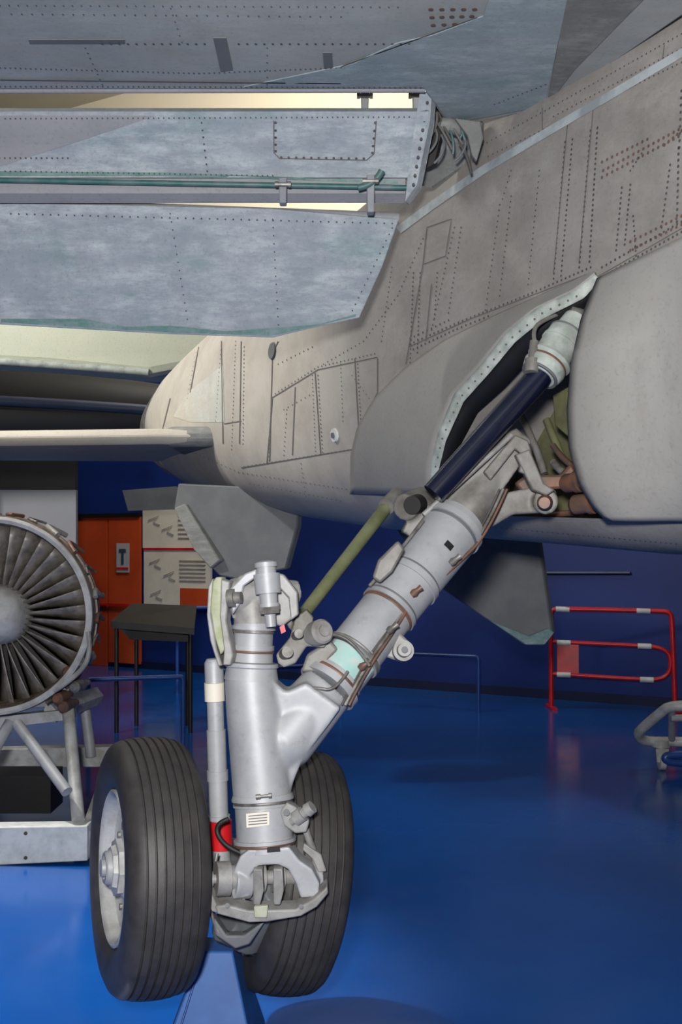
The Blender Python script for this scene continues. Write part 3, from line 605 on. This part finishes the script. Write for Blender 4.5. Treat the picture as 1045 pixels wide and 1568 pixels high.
lathe('side_roller_pin', W(504, 1428, 3.57), W(504, 1428, 3.555), [(0, R(6)), (1, R(6))], 'plate', lg, 8)
tube('side_link', [W(538, 1458, 3.62), W(545, 1480, 3.62), W(553, 1500, 3.63), W(558, 1525, 3.63)], .012, 'silver2', lg)
prism('side_rod_bracket', [W(x, y, 3.62) for x, y in [(535, 1480), (565, 1500), (575, 1530), (560, 1532), (550, 1508), (532, 1492)]], Vector((0, .03, 0)), 'silver2', lg, .004)
tube('brake_hose', [W(425, 1500, 3.6), W(400, 1490, 3.6), W(380, 1465, 3.62), W(385, 1445, 3.62), W(402, 1440, 3.62)], .008, 'black', lg)
tube('brake_hose_2', [W(382, 1500, 3.62), W(375, 1540, 3.6), W(362, 1590, 3.6), W(385, 1640, 3.6)], .006, 'steel', lg)
lathe('retraction_rod', W(376, 1158, 3.76), W(388, 1515, 3.76), [(0, R(13)), (.02, R(17)), (.2, R(17)), (.2, R(15)), (.35, R(15)), (.35, R(17)), (.55, R(17)), (.55, R(19)), (.6, R(19)), (.6, R(17)), (.77, R(17)), (.77, R(20)), (.79, R(20)), (.79, R(18)), (1, R(18))], 'silver', lg)
lathe('red_band', W(388, 1442, 3.755), W(389, 1492, 3.755), [(0, R(20)), (1, R(20))], 'red', lg)
lathe('rod_label', W(377, 1200, 3.755), W(378, 1232, 3.755), [(0, R(18)), (1, R(18))], 'poster', lg)
p0, p1 = W(575, 1210, 3.76), W(808, 915, 4.12)
k = 3.8
lathe('leg_tube', p0, p1, [(0, R(56, k)), (.03, R(57, k)), (.03, R(52, k)), (.06, R(52, k)), (.06, R(50, k)), (.17, R(50, k)), (.17, R(54, k)), (.2, R(54, k)), (.2, R(50, k)), (.44, R(51, k)), (.44, R(55, k)), (.46, R(55, k)), (.46, R(52, k)), (.6, R(54, k)), (.6, R(57, k)), (.63, R(57, k)), (.63, R(54, k)), (.85, R(57, k)), (.93, R(58, k)), (.93, R(62, k)), (.96, R(62, k)), (.96, R(56, k)), (1, R(54, k))], 'silver', lg, 48)
for i, (t, w_, r_, m_) in enumerate([(.035, .012, 53, 'brown'), (.172, .012, 55, 'plate'), (.185, .01, 55, 'steel'), (.425, .014, 53, 'brown'), (.462, .01, 53.5, 'plate'), (.632, .01, 55.5, 'plate'), (.915, .014, 59, 'plate')]):
    ring('leg_band_%d' % i, p0, p1, t, w_, R(r_, k), m_)
ax = (p1-p0); L = ax.length; a_, b_, n_ = frame(ax); tocam = (CAM-p0).normalized(); tocam = (tocam-n_*tocam.dot(n_)).normalized(); side = n_.cross(tocam)
def leg_patch(name, t0, t1, a0, a1, r, m):
    bm = bmesh.new(); G = []
    for i in range(9):
        an = math.radians(a0+(a1-a0)*i/8); dr_ = tocam*math.cos(an)+side*math.sin(an)
        G.append([bm.verts.new(p0+ax*t+dr_*r) for t in (t0, t1)])
    for u, v in zip(G[:-1], G[1:]): bm.faces.new((u[0], v[0], v[1], u[1]))
    return fin(bm, name, m, lg)
leg_patch('teal_stencil', .065, .165, -50, 60, R(51, k), 'tealtag')
leg_patch('black_label', .78, .81, 5, 22, R(58.5, k), 'black')
bm = bmesh.new()
b_prism(bm, [W(x, y, 4.2) for x, y in [(705, 935), (722, 905), (760, 885), (800, 850), (870, 770), (905, 755), (930, 775), (925, 800), (890, 850), (845, 910), (830, 945), (790, 985)]], Vector((0, .12, 0)))
b_prism(bm, [W(x, y, 4.22) for x, y in [(830, 905), (860, 872), (930, 858), (975, 862), (978, 885), (955, 902), (900, 905), (850, 935)]], Vector((0, .08, 0)))
b_lathe(bm, W(712, 892, 4.12), W(745, 880, 4.25), [(0, R(24, 4.1)), (1, R(26, 4.1))])
b_lathe(bm, W(790, 940, 4.2), W(870, 830, 4.2), [(0, R(52, 4.1)), (.5, R(46, 4.1)), (1, R(30, 4.1))])
b_lathe(bm, W(960, 882, 4.14), W(960, 880, 4.26), [(0, R(22, 4.2)), (1, R(22, 4.2))])
blob(bm, 'trunnion', 'silver3', lg, .006, 5)
lathe('trunnion_bush', W(725, 888, 4.08), W(735, 886, 4.14), [(0, R(16, 4.1)), (1, R(18, 4.1))], 'black', lg)
lathe('trunnion_pin', W(958, 884, 4.08), W(960, 882, 4.2), [(0, R(10, 4.1)), (.2, R(14, 4.1)), (1, R(14, 4.1))], 'brown', lg, 18)
prism('trunnion_strap', [W(x, y, 4.12) for x, y in [(850, 830), (905, 765), (928, 775), (935, 800), (925, 835), (912, 830), (918, 800), (905, 790), (862, 845)]], Vector((0, .04, 0)), 'silver3', lg, .005)
prism('trunnion_rod', [W(x, y, 4.12) for x, y in [(905, 800), (930, 790), (955, 850), (975, 862), (960, 872), (935, 862)]], Vector((0, .05, 0)), 'silver3', lg, .006)
prism('brown_link', [W(x, y, 4.3) for x, y in [(905, 850), (925, 835), (985, 835), (1003, 815), (1015, 835), (1000, 858), (955, 862), (920, 870)]], Vector((0, .05, 0)), 'brown', lg, .01)
tube('trunnion_rib', [W(745, 905, 4.06), W(830, 830, 4.08), W(900, 765, 4.12)], .01, 'silver2', lg)
for i, (o, r, m_) in enumerate([(0, .006, 'steel'), (7, .005, 'brown'), (-6, .004, 'riv')]):
    P = [(885+o, 860, 4.1), (850+o, 940, 4.06), (800+o, 990, 3.98), (755+o, 1030, 3.93), (725+o, 1045, 3.88), (690+o, 1105, 3.8), (640+o, 1175, 3.72), (607+o, 1240, 3.68)]
    tube('cable_%d' % i, [W(*q) for q in P], r, m_, lg)
for i, (x, y, d) in enumerate([(732, 1040, 3.83), (690, 1105, 3.76), (640, 1170, 3.7), (800, 985, 3.93)]):
    lathe('cable_clamp_%d' % i, W(x-8, y+6, d), W(x+10, y-8, d), [(0, .01), (.3, .014), (.6, .009), (1, .011)], ['brown', 'steel'][i % 2], lg, 12)
tube('cable_crown', [W(560, 1120, 3.72), W(580, 1110, 3.68), W(625, 1130, 3.66), (W(650, 1170, 3.68))], .005, 'steel', lg)
tube('cable_crown_2', [W(520, 1210, 3.68), W(555, 1208, 3.64), W(590, 1215, 3.64), (W(612, 1180, 3.68))], .005, 'steel', lg)
tube('cable_left', [W(650, 1030, 3.86), W(690, 985, 3.9), W(745, 915, 4.0)], .006, 'steel', lg)
prism('leg_lug', [W(x, y, 3.86) for x, y in [(670, 1120), (700, 1108), (722, 1130), (715, 1155), (695, 1160), (668, 1150)]], Vector((0, .05, 0)), 'silver2', lg, .008)
lathe('leg_lug_roller', W(706, 1147, 3.86), W(712, 1142, 3.76), [(0, R(18)), (.7, R(19)), (.7, R(13)), (1, R(12))], 'silver2', lg, 24)
lathe('leg_lug_pin', W(712, 1142, 3.765), W(712, 1142, 3.745), [(0, R(6)), (1, R(6))], 'plate', lg, 16)
prism('leg_lug_left', [W(x, y, 3.84) for x, y in [(655, 1015), (665, 985), (700, 950), (712, 965), (690, 1005), (668, 1025)]], Vector((0, .05, 0)), 'silver3', lg, .008)
prism('leg_lug_left_low', [W(x, y, 3.74) for x, y in [(530, 1180), (540, 1150), (580, 1125), (595, 1140), (560, 1180)]], Vector((0, .05, 0)), 'silver3', lg, .008)
lathe('olive_stay', W(695, 872, 4.5), W(535, 1078, 3.95), [(0, R(13)), (.05, R(16)), (.08, R(16)), (.08, R(11)), (.14, R(14)), (1, R(12))], 'olive', lg, 24)
lathe('olive_stay_end', W(700, 868, 4.5), W(680, 890, 4.42), [(0, R(16)), (1, R(18))], 'silver3', lg, 24)
lathe('navy_actuator_rod', W(955, 655, 4.06), W(762, 868, 4.0), [(0, R(24, 4)), (1, R(21, 4))], 'navyrod', lg, 32)
lathe('actuator_cylinder', W(1015, 560, 4.14), W(948, 662, 4.06), [(0, R(14, 4)), (.02, R(24, 4)), (.25, R(27, 4)), (.25, R(33, 4)), (.42, R(34, 4)), (.42, R(36, 4)), (.46, R(36, 4)), (.46, R(34, 4)), (.7, R(34, 4)), (.7, R(40, 4)), (.74, R(42, 4)), (.78, R(37, 4)), (.86, R(40, 4)), (.95, R(36, 4)), (1, R(28, 4))], 'lip', lg)
av0, av1 = W(1015, 560, 4.14), W(948, 662, 4.06)
ring('actuator_band', av0, av1, .785, .04, R(38.5, 4), 'brown'); ring('actuator_band_b', av0, av1, .96, .03, R(35, 4), 'plate'); ring('actuator_band_c', av0, av1, .255, .03, R(34, 4), 'plate')
lathe('actuator_port', W(935, 655, 4.02), W(940, 600, 4.05), [(0, R(12, 4)), (.4, R(14, 4)), (.4, R(8, 4)), (1, R(8, 4))], 'silver3', lg, 16)
lathe('actuator_eye', W(1000, 545, 4.14), W(1030, 558, 4.16), [(0, R(14, 4)), (1, R(14, 4))], 'steel', lg, 16)
tube('actuator_pipe', [W(942, 605, 4.05), W(935, 580, 4.1), W(960, 560, 4.14), W(1000, 545, 4.2)], .008, 'silver3', lg)

wc = Vector((-0.652, 3.80, .630)); wr = Vector((-.186, 4.03, .553)); axd = (wr-wc).normalized(); LA = (wr-wc).length
mida = wc+axd*.26
lathe('axle', wc, wr, [(0, .045), (.3, .045), (.3, .09), (.36, .1), (.68, .1), (.72, .09), (.72, .045), (1, .045)], 'steel', lg)
bm = bmesh.new()
b_lathe(bm, W(460, 1560, 3.62), mida, [(0, .05), (.5, .06), (1, .09)])
b_lathe(bm, W(490, 1570, 3.64), W(430, 1640, 3.78), [(0, .05), (1, .08)])
b_lathe(bm, W(395, 1620, 3.74), W(455, 1650, 3.82), [(0, .065), (1, .06)])
blob(bm, 'trailing_arm', 'plate', lg, .006, 4)
prism('lower_step', [W(x, y, 3.62) for x, y in [(372, 1600), (400, 1640), (430, 1640), (470, 1612), (440, 1656), (415, 1664), (380, 1640)]], Vector((0, .05, 0)), 'plate', lg, .006)
def wheel(c, axis, idx):
    q_ = .968
    bm = bmesh.new(); prof = []
    side_ = [(.094, .252), (.112, .27), (.127, .305), (.132, .345), (.128, .382), (.116, .408), (.100, .422)]
    prof += [(-a, r*q_) for a, r in side_]
    g = [-.081, -.054, -.027, 0, .027, .054, .081]
    crown = lambda a: (.4375-.0155*(abs(a)/.100)**2.2)*q_
    for q in g: prof += [(q-.004, crown(q)), (q-.0028, crown(q)-.009), (q+.0028, crown(q)-.009), (q+.004, crown(q))]
    prof += [(a, r*q_) for a, r in reversed(side_)]
    b_rev(bm, c, axis, prof, 96, closed=True); fin(bm, 'tyre_%d' % idx, 'tyre', lg, ang=28)
    bm = bmesh.new()
    rp = [(-.102, .262), (-.112, .262), (-.116, .254), (-.112, .244), (-.102, .236), (-.07, .225), (-.06, .21), (-.055, .15), (-.065, .12), (-.08, .10), (-.085, .09), (.085, .09), (.055, .15), (.07, .225), (.112, .244), (.112, .262), (.095, .262)]
    b_rev(bm, c, axis, [(a, r*q_) for a, r in rp], 72, closed=True); fin(bm, 'rim_%d' % idx, 'rim', lg)
    a, b, n = frame(axis)
    bm = bmesh.new(); b_rev(bm, c-n*.085, -n, [(0, .095), (.02, .095), (.02, .075), (.035, .07)], 8); fin(bm, 'hub_octagon_%d' % idx, 'rim', lg, smooth=False)
    bm = bmesh.new(); b_rev(bm, c-n*.08, -n, [(0, .06), (.055, .055), (.06, .05), (.06, .04), (.05, .035), (.05, .03), (.07, .028), (.075, 0)], 32); fin(bm, 'hub_cap_%d' % idx, 'silver', lg)
    bm = bmesh.new()
    for k_ in range(9):
        t = k_*2*math.pi/9; q = c-n*.052+(a*math.cos(t)+b*math.sin(t))*.185; b_rev(bm, q, -n, [(0, .013), (.014, .012)], 8)
    fin(bm, 'rim_bolts_%d' % idx, 'steel', lg)
    bm = bmesh.new()
    for k_ in range(9):
        t = (k_+.5)*2*math.pi/9; q = c-n*.059+(a*math.cos(t)+b*math.sin(t))*.165; b_rev(bm, q, -n, [(0, .014), (.002, .014)], 16)
    fin(bm, 'rim_holes_%d' % idx, 'brown', lg)
wheel(wc, Vector((.932, .362, -.04)).normalized(), 1)
wheel(wr, Vector((.965, .25, -.15)).normalized(), 2)

js = empty('jack_stand')
bm = bmesh.new()
top = [Vector((-.465, 3.78, .35)), Vector((-.36, 3.78, .35)), Vector((-.36, 3.92, .35)), Vector((-.465, 3.92, .35))]
bot = [Vector((-.60, 3.66, 0)), Vector((-.27, 3.66, 0)), Vector((-.27, 4.06, 0)), Vector((-.60, 4.06, 0))]
tv = [bm.verts.new(p) for p in top]; bv = [bm.verts.new(p) for p in bot]
bm.faces.new(tv); bm.faces.new(bv)
for i in range(4): bm.faces.new((tv[i], tv[(i+1) % 4], bv[(i+1) % 4], bv[i]))
fin(bm, 'stand_body', 'bluestand', js, smooth=False, bevel=.006)
tube('stand_edge_weld', [bot[0]+Vector((.04, 0, .01)), top[0]+Vector((.01, 0, 0))], .004, 'blue', js)

# ================================================================ ENGINE ON STAND
en = empty('jet_engine')
ec = W(-12, 1082, 6.5); ed = Vector((-.06, .998, 0)).normalized()
RE = .565
bm = bmesh.new(); b_rev(bm, ec, ed, [(-.02, RE-.03), (-.04, RE-.01), (-.03, RE), (.03, RE+.01), (.03, RE-.015), (.10, RE-.02), (.10, RE+.012), (.13, RE+.012), (.13, RE-.03), (.3, RE-.04), (.3, RE-.01), (.33, RE-.01), (.33, RE-.06), (.7, RE-.14), (.7, RE-.11), (.74, RE-.11), (.74, RE-.17), (1.5, RE-.22), (1.5, .2), (.35, .2), (.35, RE-.07), (0, RE-.045)], 96, closed=True)
fin(bm, 'casing', 'enginecase', en)
bm = bmesh.new(); b_rev(bm, ec, ed, [(-.042, RE-.035), (-.05, RE-.015), (-.042, RE), (-.02, RE+.002), (-.02, RE-.035)], 96, closed=True); fin(bm, 'inlet_ring', 'rim', en)
lathe('spinner', ec-ed*.09, ec+ed*.2, [(0, .02), (.05, .09), (.2, .14), (.45, .17), (1, .185)], 'rim', en)
a, b, n = frame(ed); bm = bmesh.new(); NB = 34
for k_ in range(NB):
    t = 2*math.pi*k_/NB; V0 = []
    for i in range(7):
        f = i/6; r = .17+(RE-.05-.17)*f; tw = .2+.6*f; ch = .05+.03*f
        rad = a*math.cos(t)+b*math.sin(t); tan = -a*math.sin(t)+b*math.cos(t)
        dv = n*math.cos(tw)*ch+tan*math.sin(tw)*ch
        c0 = ec+n*.11+rad*r; V0.append([bm.verts.new(c0-dv), bm.verts.new(c0+dv*.0+n*.012), bm.verts.new(c0+dv)])
    for u, v in zip(V0[:-1], V0[1:]):
        for j in range(2): bm.faces.new((u[j], u[j+1], v[j+1], v[j]))
fin(bm, 'fan_blades', 'blade', en, ang=80, solid=.009)
bm = bmesh.new(); b_rev(bm, ec+ed*.26, ed, [(0, RE-.05), (.02, RE-.05)], 48); fin(bm, 'stator_disc', 'darkbox', en)
bm = bmesh.new()
for k_ in range(60):
    t = 2*math.pi*k_/60; b_rev(bm, ec+ed*.04+(a*math.cos(t)+b*math.sin(t))*(RE), ed, [(0, .008), (.015, .008)], 6)
fin(bm, 'flange_bolts', 'steel', en)
for i in range(12):
    t = math.radians(-60+i*14); rr = RE+.02
    q = lambda x, dt_: ec+ed*x+(Vector((1, 0, 0))*math.cos(t+dt_)+Vector((0, 0, 1))*math.sin(t+dt_))*rr
    tube('engine_pipe_%d' % i, [q(.05, 0), q(.09, .1), q(.2, .1+.1*math.sin(i)), q(.32, 0)], .008+.004*(i % 3), ['steel', 'brown', 'silver2'][i % 3], en)
for i, (px, py) in enumerate([(128, 1180), (140, 1205), (110, 1225), (150, 1160), (120, 1240)]):
    lathe('accessory_%d' % i, W(px-12, py+4, 6.5), W(px+14, py-6, 6.7), [(0, .02), (.1, .035), (.6, .035), (.6, .02), (1, .02)], ['brown', 'steel'][i % 2], en, 16)
tube('drain_hose', [W(155, 1110, 6.4), W(162, 1150, 6.4), W(135, 1190, 6.4), W(95, 1215, 6.4)], .014, 'silver2', en)

es = empty('engine_stand')
def sb(name, p, q, r, m='silver'): tube(name, [p, q], r, m, es)
sb('brace_1', W(30, 1272, 6.4), W(118, 1392, 6.1), .032)
sb('leg_1', W(120, 1248, 6.6), W(138, 1442, 6.1), .036, 'rim')
sb('brace_2', W(18, 1270, 6.5), W(-80, 1440, 6.1), .034)
sb('leg_b', W(150, 1248, 7.6), W(160, 1330, 7.6), .036)
prism('base_rail', [W(-200, 1452, 6.1), W(158, 1447, 6.1), W(158, 1508, 6.1), W(-200, 1525, 6.1)], Vector((0, .12, 0)), 'white', es, .006)
prism('base_rail_rear', [W(-200, 1318, 7.7), W(208, 1310, 7.7), W(208, 1345, 7.7), W(-200, 1350, 7.7)], Vector((0, .12, 0)), 'rim', es, .006)
prism('base_rail_side', [W(158, 1460, 6.1), W(206, 1318, 7.7), W(206, 1345, 7.7), W(158, 1505, 6.1)], Vector((.1, 0, 0)), 'rim', es)
prism('tool_chest', [W(-200, 1355, 7.0), W(100, 1355, 7.0), W(100, 1420, 7.0), W(-200, 1420, 7.0)], Vector((0, .3, 0)), 'darkbox', es)
prism('cradle_rail', [W(80, 1240, 6.8), W(168, 1215, 7.9), W(180, 1230, 7.9), W(100, 1262, 6.8)], Vector((.02, 0, .06)), 'rim', es)
prism('cradle_arm', [W(0, 1258, 6.8), W(130, 1245, 6.8), W(132, 1262, 6.8), W(0, 1278, 6.8)], Vector((0, .1, 0)), 'rim', es)
for x, d in ((20, 6.2), (140, 6.2), (190, 7.7), (-60, 7.7)):
    q = W(x, 1000, d); lathe('castor_%d' % x, Vector((q.x-.03, q.y, .09)), Vector((q.x+.03, q.y, .09)), [(0, .07), (.15, .09), (.85, .09), (1, .07)], 'black', es, 24)
for y in (1465, 1508): lathe('rail_bolt_%d' % y, W(45, y, 6.04), W(45, y, 6.03), [(0, .01), (1, .01)], 'black', es, 10)

# ================================================================ PARKED AIRCRAFT BEHIND
pa = empty('parked_aircraft')
bm = bmesh.new()
pp = [W(-400, 470, 10.5), W(360, 500, 10.5), W(420, 640, 10.6), W(270, 668, 10.6), W(100, 652, 10.6), W(-400, 625, 10.6)]
b_prism(bm, pp, Vector((0, .5, .0))); fin(bm, 'wing_panel', 'cream', pa, smooth=False, bevel=.08)
tube('wing_edge_strip', [p_-Vector((0, .25, -.03)) for p_ in pp[3:]], .035, 'lip', pa)
lathe('dark_fuselage', W(-500, 720, 11.5), W(330, 735, 11.5), [(0, .5), (.3, .52), (.8, .42), (1, .3)], 'navyac', pa)
tube('blue_stripe', [W(-400, 690, 10.95), W(0, 700, 10.95), W(280, 722, 11.1)], .05, 'slate', pa)
for x in (-4.0, -3.7):
    tube('gear_leg', [Vector((x, 11.6, 2.9)), Vector((x, 11.6, 0))], .06, 'navyac', pa)
box('dark_backdrop', (-6.77, 13.2, 2.2), (7.4, .15, 4.4), 'navyac')  # made-up dark sheet, added to darken the background at left

# ================================================================ LIGHTS
def area(name, loc, tgt, size, power, col=(1, 1, 1), sy=None):
    l = bpy.data.lights.new(name, 'AREA'); l.energy = power; l.size = size; l.color = col
    o = bpy.data.objects.new(name, l); COL.objects.link(o); o.location = loc
    o.rotation_euler = (Vector(tgt)-Vector(loc)).to_track_quat('-Z', 'Y').to_euler(); return o
def spot(name, loc, tgt, ang, power, col=(1, 1, 1), rad=.15):
    l = bpy.data.lights.new(name, 'SPOT'); l.energy = power; l.spot_size = math.radians(ang); l.spot_blend = .7; l.color = col; l.shadow_soft_size = rad
    o = bpy.data.objects.new(name, l); COL.objects.link(o); o.location = loc
    o.rotation_euler = (Vector(tgt)-Vector(loc)).to_track_quat('-Z', 'Y').to_euler(); return o
area('camera_flash', (-.15, -.3, 2.05), (.15, 4, 2.25), .22, 238, (1, .99, .975))
area('ceiling_lamp_left', (-4.5, 8, 7.8), (-4.2, 7, 0), 2.0, 130, (1, .96, .92))
area('ceiling_lamp_rear', (-1, 11.0, 7.0), (-1.5, 13, 6), 2, 220, (1, .95, .86))
area('parked_aircraft_fill', (-4.5, 6.5, 5.5), (-2.6, 10.5, 3.4), 1.0, 200, (1, .98, .92))  # unseen fill light added to brighten the parked wing
area('hall_lamp_rear_right', (3.5, 8.8, 7.0), (1.5, 12.4, 1.0), 1.5, 40, (.95, .97, 1))
spot('floor_fill_spot', (-4.8, 7.0, 7.8), (-1.6, 4.6, 0), 24, 4600, (1, .99, .97))  # unseen spot added to brighten the floor at lower left
spot('tail_spot', (-4.2, 4.8, 5.8), (-.6, 7.4, 2.6), 44, 800, (1, .94, .85))
w = bpy.data.worlds.new('world'); sc.world = w; w.use_nodes = True
w.node_tree.nodes['Background'].inputs[0].default_value = (.96, .98, 1, 1); w.node_tree.nodes['Background'].inputs[1].default_value = .07
print('done')
